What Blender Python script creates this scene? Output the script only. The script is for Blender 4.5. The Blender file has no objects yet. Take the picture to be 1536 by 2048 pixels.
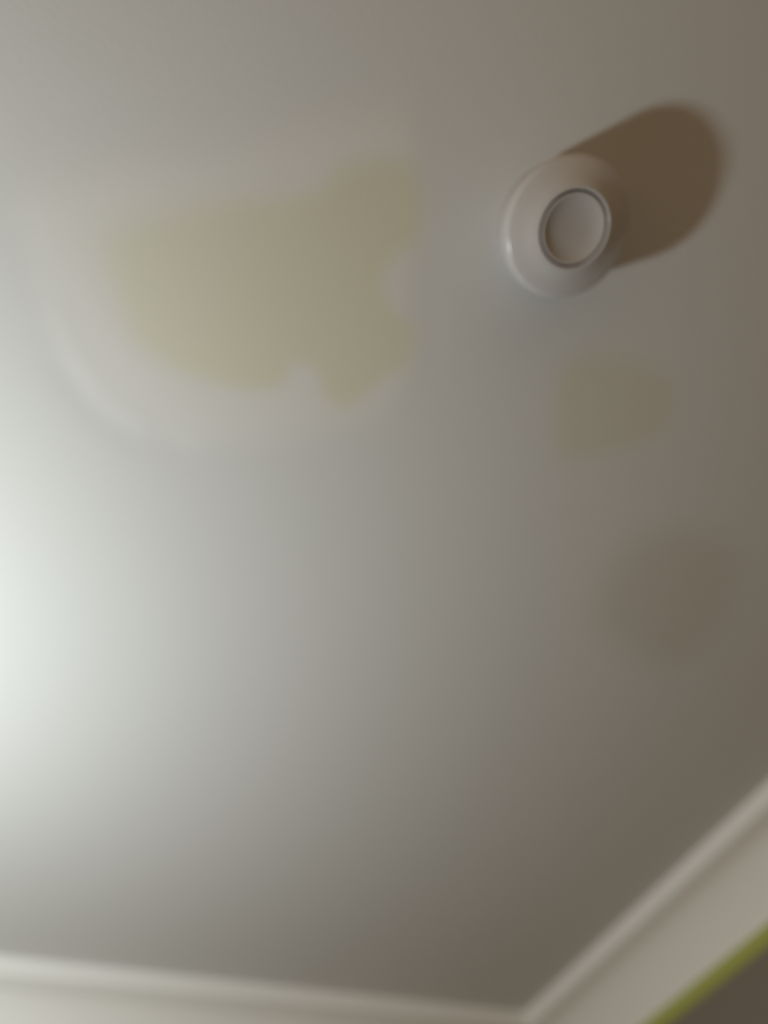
import bpy, bmesh, math
import numpy as np
from mathutils import Matrix, Vector

SC = bpy.context.scene
COL = SC.collection

# ------------------------------------------------------------------ camera, world, light, exposure
CEIL = 2.40            # ceiling height
CAM_Z = 1.90           # phone held half a metre below the ceiling, looking up
AX_X = Vector((0.90030791, 0.33879572, 0.27324556))    # room axes seen in the camera's frame
AX_Y = Vector((-0.42338819, 0.82726844, 0.36928224))
AX_Z = Vector((-0.10093618, -0.44815666, 0.88823842))
cam_data = bpy.data.cameras.new('camera')
cam = bpy.data.objects.new('camera', cam_data)
COL.objects.link(cam)
right = Vector((AX_X.x, AX_Y.x, AX_Z.x))
up = -Vector((AX_X.y, AX_Y.y, AX_Z.y))
back = -Vector((AX_X.z, AX_Y.z, AX_Z.z))
m = Matrix((right, up, back)).transposed().to_4x4()
m.translation = (0, 0, CAM_Z)
cam.matrix_world = m
cam_data.sensor_fit = 'HORIZONTAL'
cam_data.sensor_width = 36.0
cam_data.lens = 1100.0 / 1536.0 * 36.0
cam_data.clip_start = 0.01
cam_data.dof.use_dof = True
cam_data.dof.focus_distance = 0.32
cam_data.dof.aperture_fstop = 1.7
SC.camera = cam

world = bpy.data.worlds.new('world')
SC.world = world
world.use_nodes = True
bg = world.node_tree.nodes['Background']
bg.inputs['Color'].default_value = (1.0, 0.73, 0.45, 1)
bg.inputs['Strength'].default_value = 0.43

lamp_data = bpy.data.lights.new('room_lamp', 'POINT')   # bare globe bulb standing left of the camera, under the ceiling
lamp_data.energy = 14.5
lamp_data.color = (0.91, 0.99, 0.985)
lamp_data.shadow_soft_size = 0.036
lamp = bpy.data.objects.new('room_lamp', lamp_data)
lamp.location = (-0.435, 0.538, CEIL - 0.455)
COL.objects.link(lamp)

SC.view_settings.view_transform = 'Standard'
SC.view_settings.look = 'None'
SC.view_settings.gamma = 1.0
SC.view_settings.exposure = 0.0
SC.view_settings.use_curve_mapping = False

# ------------------------------------------------------------------ helpers
def material(name, color, rough=0.6, spec=0.3, bump=0.0, bump_scale=300.0, mottle=0.0, mottle_scale=6.0):
    mt = bpy.data.materials.new(name)
    mt.use_nodes = True
    nt = mt.node_tree
    b = nt.nodes['Principled BSDF']
    b.inputs['Base Color'].default_value = (*color, 1)
    b.inputs['Roughness'].default_value = rough
    b.inputs['Specular IOR Level'].default_value = spec
    tc = nt.nodes.new('ShaderNodeTexCoord')
    if bump:
        n = nt.nodes.new('ShaderNodeTexNoise')
        n.inputs['Scale'].default_value = bump_scale
        n.inputs['Detail'].default_value = 3.0
        bp = nt.nodes.new('ShaderNodeBump')
        bp.inputs['Strength'].default_value = bump
        bp.inputs['Distance'].default_value = 0.001
        nt.links.new(tc.outputs['Object'], n.inputs['Vector'])
        nt.links.new(n.outputs['Fac'], bp.inputs['Height'])
        nt.links.new(bp.outputs['Normal'], b.inputs['Normal'])
    if mottle:
        add_mottle(nt, b, color, mottle, mottle_scale, tc)
    return mt

def add_mottle(nt, b, color, amount, scale, tc):
    n = nt.nodes.new('ShaderNodeTexNoise')
    n.inputs['Scale'].default_value = scale
    n.inputs['Detail'].default_value = 2.0
    mix = nt.nodes.new('ShaderNodeMix'); mix.data_type = 'RGBA'
    mix.inputs['A'].default_value = (color[0] * (1 + amount), color[1] * (1 - amount), color[2], 1)
    mix.inputs['B'].default_value = (color[0] * (1 - amount), color[1] * (1 + amount), color[2], 1)
    nt.links.new(tc.outputs['Object'], n.inputs['Vector'])
    nt.links.new(n.outputs['Fac'], mix.inputs['Factor'])
    nt.links.new(mix.outputs['Result'], b.inputs['Base Color'])
    return mix

def link(name, me, mt, parent=None, smooth=True):
    o = bpy.data.objects.new(name, me)
    COL.objects.link(o)
    if mt: me.materials.append(mt)
    if smooth:
        for p in me.polygons: p.use_smooth = True
    if parent: o.parent = parent
    return o

def tag(o, label, cat=None, kind=None):
    o['label'] = label
    if cat: o['category'] = cat
    if kind: o['kind'] = kind
    return o

def box(name, lo, hi, mt):
    bm = bmesh.new()
    bmesh.ops.create_cube(bm, size=1.0)
    for v in bm.verts:
        v.co = Vector([lo[i] + (v.co[i] + 0.5) * (hi[i] - lo[i]) for i in range(3)])
    me = bpy.data.meshes.new(name); bm.to_mesh(me); bm.free()
    return link(name, me, mt, smooth=False)

def lathe(name, prof, mt, parent, seg=96, close=False):
    """prof: (radius, drop below the ceiling); turned about the vertical axis of the parent."""
    bm = bmesh.new()
    rings = []
    for r, d in prof:
        if r < 1e-6: rings.append([bm.verts.new((0, 0, -d))])
        else: rings.append([bm.verts.new((r * math.cos(2 * math.pi * k / seg), r * math.sin(2 * math.pi * k / seg), -d)) for k in range(seg)])
    pairs = list(zip(rings, rings[1:]))
    if close: pairs.append((rings[-1], rings[0]))
    for a, b in pairs:
        for k in range(seg):
            j = (k + 1) % seg
            if len(a) == 1 and len(b) == 1: continue
            if len(a) == 1: bm.faces.new((a[0], b[j], b[k]))
            elif len(b) == 1: bm.faces.new((a[k], a[j], b[0]))
            else: bm.faces.new((a[k], a[j], b[j], b[k]))
    bmesh.ops.recalc_face_normals(bm, faces=bm.faces)
    me = bpy.data.meshes.new(name); bm.to_mesh(me); bm.free()
    return link(name, me, mt, parent)

def arc(cx, cy, r, a0, a1, n):
    return [(cx + r * math.cos(math.radians(a0 + (a1 - a0) * i / n)), cy + r * math.sin(math.radians(a0 + (a1 - a0) * i / n))) for i in range(n + 1)]

# ------------------------------------------------------------------ materials
WHITE = (0.685, 0.685, 0.68)
m_trim = material('white_gloss_trim_paint', (0.90, 0.905, 0.90), 0.42, 0.35, 0.10, 120)
m_green = material('lime_green_paint', (0.46, 0.49, 0.13), 0.6, 0.2, 0.15, 200)
m_wall = material('taupe_wall_paint', (0.23, 0.20, 0.165), 0.8, 0.2, 0.2, 250)
m_floor = material('brown_floor_boards', (0.46, 0.33, 0.205), 0.5, 0.3, 0.2, 40, 0.06, 3)
m_plastic = material('white_plastic', (0.58, 0.56, 0.56), 0.26, 0.5)
m_button = material('grey_white_button_plastic', (0.50, 0.475, 0.465), 0.42, 0.4, 0.06, 500)
m_dark = material('dark_gap', (0.03, 0.027, 0.025), 0.7, 0.1)

# ------------------------------------------------------------------ ceiling: skim-coat relief and water stains
EDGE_X, EDGE_Y = 0.893, 1.115       # inner edges of the cornice
DEPTH = 0.08                        # cornice depth to the wall face
WX, WY = EDGE_X + DEPTH, EDGE_Y + DEPTH
X0, Y0 = -2.6, -2.4

patch = [(-0.206, 0.071), (-0.166, 0.027), (-0.097, -0.02), (-0.037, -0.067), (0.014, -0.1), (0.036, -0.102), (0.055, -0.08), (0.078, -0.032), (0.092, 0.013), (0.117, 0.047), (0.124, 0.094), (0.102, 0.13), (0.03, 0.177), (-0.029, 0.202), (-0.078, 0.207), (-0.123, 0.197), (-0.156, 0.17), (-0.175, 0.143), (-0.191, 0.109)]
stain = [(-0.15, 0.071), (-0.124, 0.045), (-0.076, 0.011), (-0.019, -0.022), (-0.001, -0.051), (0.032, -0.071), (0.051, -0.07), (0.073, -0.03), (0.064, -0.014), (0.06, 0.009), (0.079, 0.027), (0.102, 0.035), (0.11, 0.065), (0.096, 0.083), (0.084, 0.111), (0.07, 0.125), (0.053, 0.12), (0.036, 0.103), (0.018, 0.106), (0.012, 0.128), (-0.019, 0.144), (-0.071, 0.15), (-0.112, 0.141), (-0.132, 0.115), (-0.146, 0.093)]
stain_small = [(0.245, 0.007), (0.291, -0.023), (0.355, -0.023), (0.373, 0.019), (0.334, 0.061), (0.29, 0.08)]
stain_brown = [(0.425, 0.148), (0.48, 0.098), (0.562, 0.108), (0.608, 0.191), (0.594, 0.264), (0.51, 0.261), (0.445, 0.236)]
trough = [(-0.162, 0.19), (-0.123, 0.219), (-0.085, 0.229), (-0.056, 0.219)]
ridge = [(-0.172, 0.145), (-0.159, 0.166), (-0.127, 0.199), (-0.085, 0.213)]

def smooth_poly(p, n=8):
    q = np.array(p); N = len(q); out = []
    for i in range(N):
        a, b, c, d = q[(i - 1) % N], q[i], q[(i + 1) % N], q[(i + 2) % N]
        for k in range(n):
            t = k / n
            out.append(0.5 * ((2 * b) + (c - a) * t + (2 * a - 5 * b + 4 * c - d) * t * t + (3 * b - a - 3 * c + d) * t ** 3))
    return np.array(out)

def seg_dist(P, poly, closed=True):
    d = np.full(len(P), 1e9)
    n = len(poly)
    for i in range(n if closed else n - 1):
        a, b = poly[i], poly[(i + 1) % n]
        ab = b - a
        t = np.clip(((P - a) @ ab) / max(ab @ ab, 1e-12), 0, 1)
        d = np.minimum(d, np.hypot(*(P - a - t[:, None] * ab).T))
    return d

def sdf(P, poly):
    poly = smooth_poly(poly)
    d = seg_dist(P, poly)
    inside = np.zeros(len(P), bool)
    j = len(poly) - 1
    for i in range(len(poly)):
        (xi, yi), (xj, yj) = poly[i], poly[j]
        c = ((yi > P[:, 1]) != (yj > P[:, 1])) & (P[:, 0] < (xj - xi) * (P[:, 1] - yi) / (yj - yi + 1e-15) + xi)
        inside ^= c; j = i
    return np.where(inside, -d, d)

def soft(d, w):
    t = np.clip(0.5 - d / (2 * w), 0, 1)
    return t * t * (3 - 2 * t)

def axis(lo, f0, f1, hi, step):
    return np.concatenate([np.linspace(lo, f0, 12)[:-1], np.arange(f0, f1, step), np.linspace(f1, hi, 8)])

gx = axis(X0, -0.36, 0.72, WX + 0.02, 0.004)
gy = axis(Y0, -0.22, 0.38, WY + 0.02, 0.004)
GX, GY = np.meshgrid(gx, gy)
P = np.stack([GX.ravel(), GY.ravel()], 1)
near = (P[:, 0] > -0.6) & (P[:, 0] < 0.8) & (P[:, 1] > -0.4) & (P[:, 1] < 0.6)
masks = {k: np.zeros(len(P)) for k in ('patch', 'stain', 'stain_small', 'stain_brown')}
drop = np.zeros(len(P))
Q = P[near]
masks['patch'][near] = soft(sdf(Q, patch), 0.026)
fade = np.clip((Q[:, 0] + 0.17) / 0.15, 0, 1)                  # the stain thins out towards its left end
masks['stain'][near] = soft(sdf(Q, stain), 0.012 + 0.012 * (1 - fade)) * (0.6 + 0.4 * fade)
masks['stain_small'][near] = soft(sdf(Q, stain_small), 0.02)
masks['stain_brown'][near] = soft(sdf(Q, stain_brown), 0.035)
h = 0.0007 * soft(sdf(Q, patch), 0.016)                       # plaster skim stands a hair proud of the old ceiling
rd = seg_dist(Q, np.array(ridge), False)
h += 0.00032 * np.exp(-(rd / 0.010) ** 2)                      # trowel ridge along its edge
td = seg_dist(Q, np.array(trough), False)
h -= 0.0006 * np.exp(-(td / 0.014) ** 2)                      # hollow left outside the ridge
drop[near] = h
me = bpy.data.meshes.new('ceiling')
nx, ny = len(gx), len(gy)
verts = np.stack([P[:, 0], P[:, 1], CEIL - drop], 1)
ii = np.arange(nx * ny).reshape(ny, nx)
faces = np.stack([ii[:-1, :-1], ii[1:, :-1], ii[1:, 1:], ii[:-1, 1:]], -1).reshape(-1, 4)
me.vertices.add(len(verts)); me.vertices.foreach_set('co', verts.ravel())
me.loops.add(faces.size); me.loops.foreach_set('vertex_index', faces.ravel())
me.polygons.add(len(faces))
me.polygons.foreach_set('loop_start', np.arange(0, faces.size, 4))
me.polygons.foreach_set('loop_total', np.full(len(faces), 4))
me.polygons.foreach_set('use_smooth', np.ones(len(faces), bool))
me.update()
for k, v in masks.items():
    a = me.attributes.new(k, 'FLOAT', 'POINT'); a.data.foreach_set('value', v.astype(np.float32))

mc = material('ceiling_paint', WHITE, 0.75, 0.08, 0.16, 260)
nt = mc.node_tree
bsdf = nt.nodes['Principled BSDF']
tc = next(n for n in nt.nodes if n.type == 'TEX_COORD')
cur = add_mottle(nt, bsdf, WHITE, 0.008, 5.0, tc).outputs['Result']
for k, c, s in (('patch', (0.745, 0.73, 0.708), 0.95), ('stain', (0.70, 0.678, 0.54), 0.95),
                ('stain_small', (0.658, 0.644, 0.54), 0.8), ('stain_brown', (0.617, 0.59, 0.54), 0.75)):
    at = nt.nodes.new('ShaderNodeAttribute'); at.attribute_name = k
    mu = nt.nodes.new('ShaderNodeMath'); mu.operation = 'MULTIPLY'; mu.inputs[1].default_value = s
    mx = nt.nodes.new('ShaderNodeMix'); mx.data_type = 'RGBA'
    mx.inputs['B'].default_value = (*c, 1)
    nt.links.new(at.outputs['Fac'], mu.inputs[0])
    nt.links.new(mu.outputs[0], mx.inputs['Factor'])
    nt.links.new(cur, mx.inputs['A'])
    cur = mx.outputs['Result']
nt.links.new(cur, bsdf.inputs['Base Color'])
ceiling = tag(link('ceiling', me, mc), 'off white painted ceiling with yellow water stains on a skimmed patch', 'ceiling', 'structure')

# ------------------------------------------------------------------ walls, floor
tag(box('wall_right', (WX, Y0, 0), (WX + 0.1, WY + 0.1, CEIL), m_wall), 'taupe painted wall below the diagonal cornice on the right', 'wall', 'structure')
tag(box('wall_back', (X0, WY, 0), (WX, WY + 0.1, CEIL), m_wall), 'taupe painted wall under the cornice along the bottom edge', 'wall', 'structure')
tag(box('floor', (X0, Y0, -0.1), (WX + 0.1, WY + 0.1, 0), m_floor), 'brown boarded floor of the room', 'floor', 'structure')

# ------------------------------------------------------------------ cornice: fascia, groove, cove; lime green bead under it
# (distance from the cornice's inner edge towards the wall, drop below the ceiling)
cornice_prof = [(0, -0.002), (0.001, 0.018)] + arc(0.006, 0.018, 0.005, 180, 90, 5) + [(0.016, 0.0245)] \
    + [(0.020 + (DEPTH - 0.020) * t / 15, 0.0265 + 0.0675 * (t / 15) ** 1.9) for t in range(16)] + [(DEPTH + 0.01, 0.095), (DEPTH + 0.01, -0.002)]
bead_prof = [(DEPTH + 0.005, 0.093)] + [(DEPTH - 0.008 * math.sin(math.pi * i / 10), 0.093 + 0.021 * i / 10) for i in range(11)] + [(DEPTH + 0.005, 0.114)]

def run(name, prof, along_x, mt, parent=None):
    """A moulding along one wall, mitred where the two walls meet."""
    bm = bmesh.new()
    a, b = [], []
    for d, z in prof:
        if along_x:
            a.append(bm.verts.new((X0, EDGE_Y + d, CEIL - z))); b.append(bm.verts.new((EDGE_X + d, EDGE_Y + d, CEIL - z)))
        else:
            a.append(bm.verts.new((EDGE_X + d, Y0, CEIL - z))); b.append(bm.verts.new((EDGE_X + d, EDGE_Y + d, CEIL - z)))
    n = len(prof)
    for i in range(n):
        j = (i + 1) % n
        bm.faces.new((a[i], a[j], b[j], b[i]))
    bm.faces.new(a); bm.faces.new(b)
    bmesh.ops.recalc_face_normals(bm, faces=bm.faces)
    me = bpy.data.meshes.new(name); bm.to_mesh(me); bm.free()
    o = link(name, me, mt, parent)
    me.set_sharp_from_angle(angle=math.radians(35))
    return o

t1 = tag(run('trim_1', cornice_prof, False, m_trim), 'white coved cornice running diagonally up the right side, edged with lime green', 'cornice', 'structure')
g1 = run('painted_bead', bead_prof, False, m_green, t1); g1['label'] = 'lime green bead under the white cove'
t2 = tag(run('trim_2', cornice_prof, True, m_trim), 'white coved cornice running along the bottom edge of the view', 'cornice', 'structure')
g2 = run('painted_bead', bead_prof, True, m_green, t2); g2['label'] = 'lime green bead under the white cove'

# ------------------------------------------------------------------ smoke alarm
alarm = bpy.data.objects.new('smoke_alarm', None)
alarm.location = (0.1681, -0.0830, CEIL)
alarm.empty_display_size = 0.05
COL.objects.link(alarm)
tag(alarm, 'round white smoke alarm with a dished centre button on the stained ceiling', 'smoke alarm')
lathe('base_plate', [(0, 0.0), (0.0420, 0.0), (0.0430, 0.001), (0.0430, 0.012), (0.0420, 0.0135), (0.040, 0.014), (0, 0.014)], m_plastic, alarm)
cover = [(0.041, 0.0135), (0.0465, 0.0145), (0.0482, 0.017), (0.0490, 0.039)] + arc(0.0435, 0.0425, 0.0057, -10, 62, 14) \
    + [(0.0398, 0.0496), (0.0330, 0.0534), (0.0280, 0.0562), (0.0268, 0.0566), (0.0260, 0.0560), (0.0258, 0.048), (0.0257, 0.040), (0.0, 0.039)]
lathe('cover', cover, m_plastic, alarm)
ring = [(0.0258, 0.0528), (0.0244, 0.0528), (0.0244, 0.0450), (0.0258, 0.0450)]
o = lathe('button_gap', ring, m_dark, alarm, close=True); o['label'] = 'dark gap around the centre button'
button = [(0.0, 0.040), (0.0245, 0.040), (0.0245, 0.0556), (0.0242, 0.0562), (0.0234, 0.0563), (0.0222, 0.0557), (0.0195, 0.0543), (0.015, 0.0529), (0.009, 0.0521), (0.0, 0.0518)]
o = lathe('test_button', button, m_button, alarm); o['label'] = 'greyer dished test button'
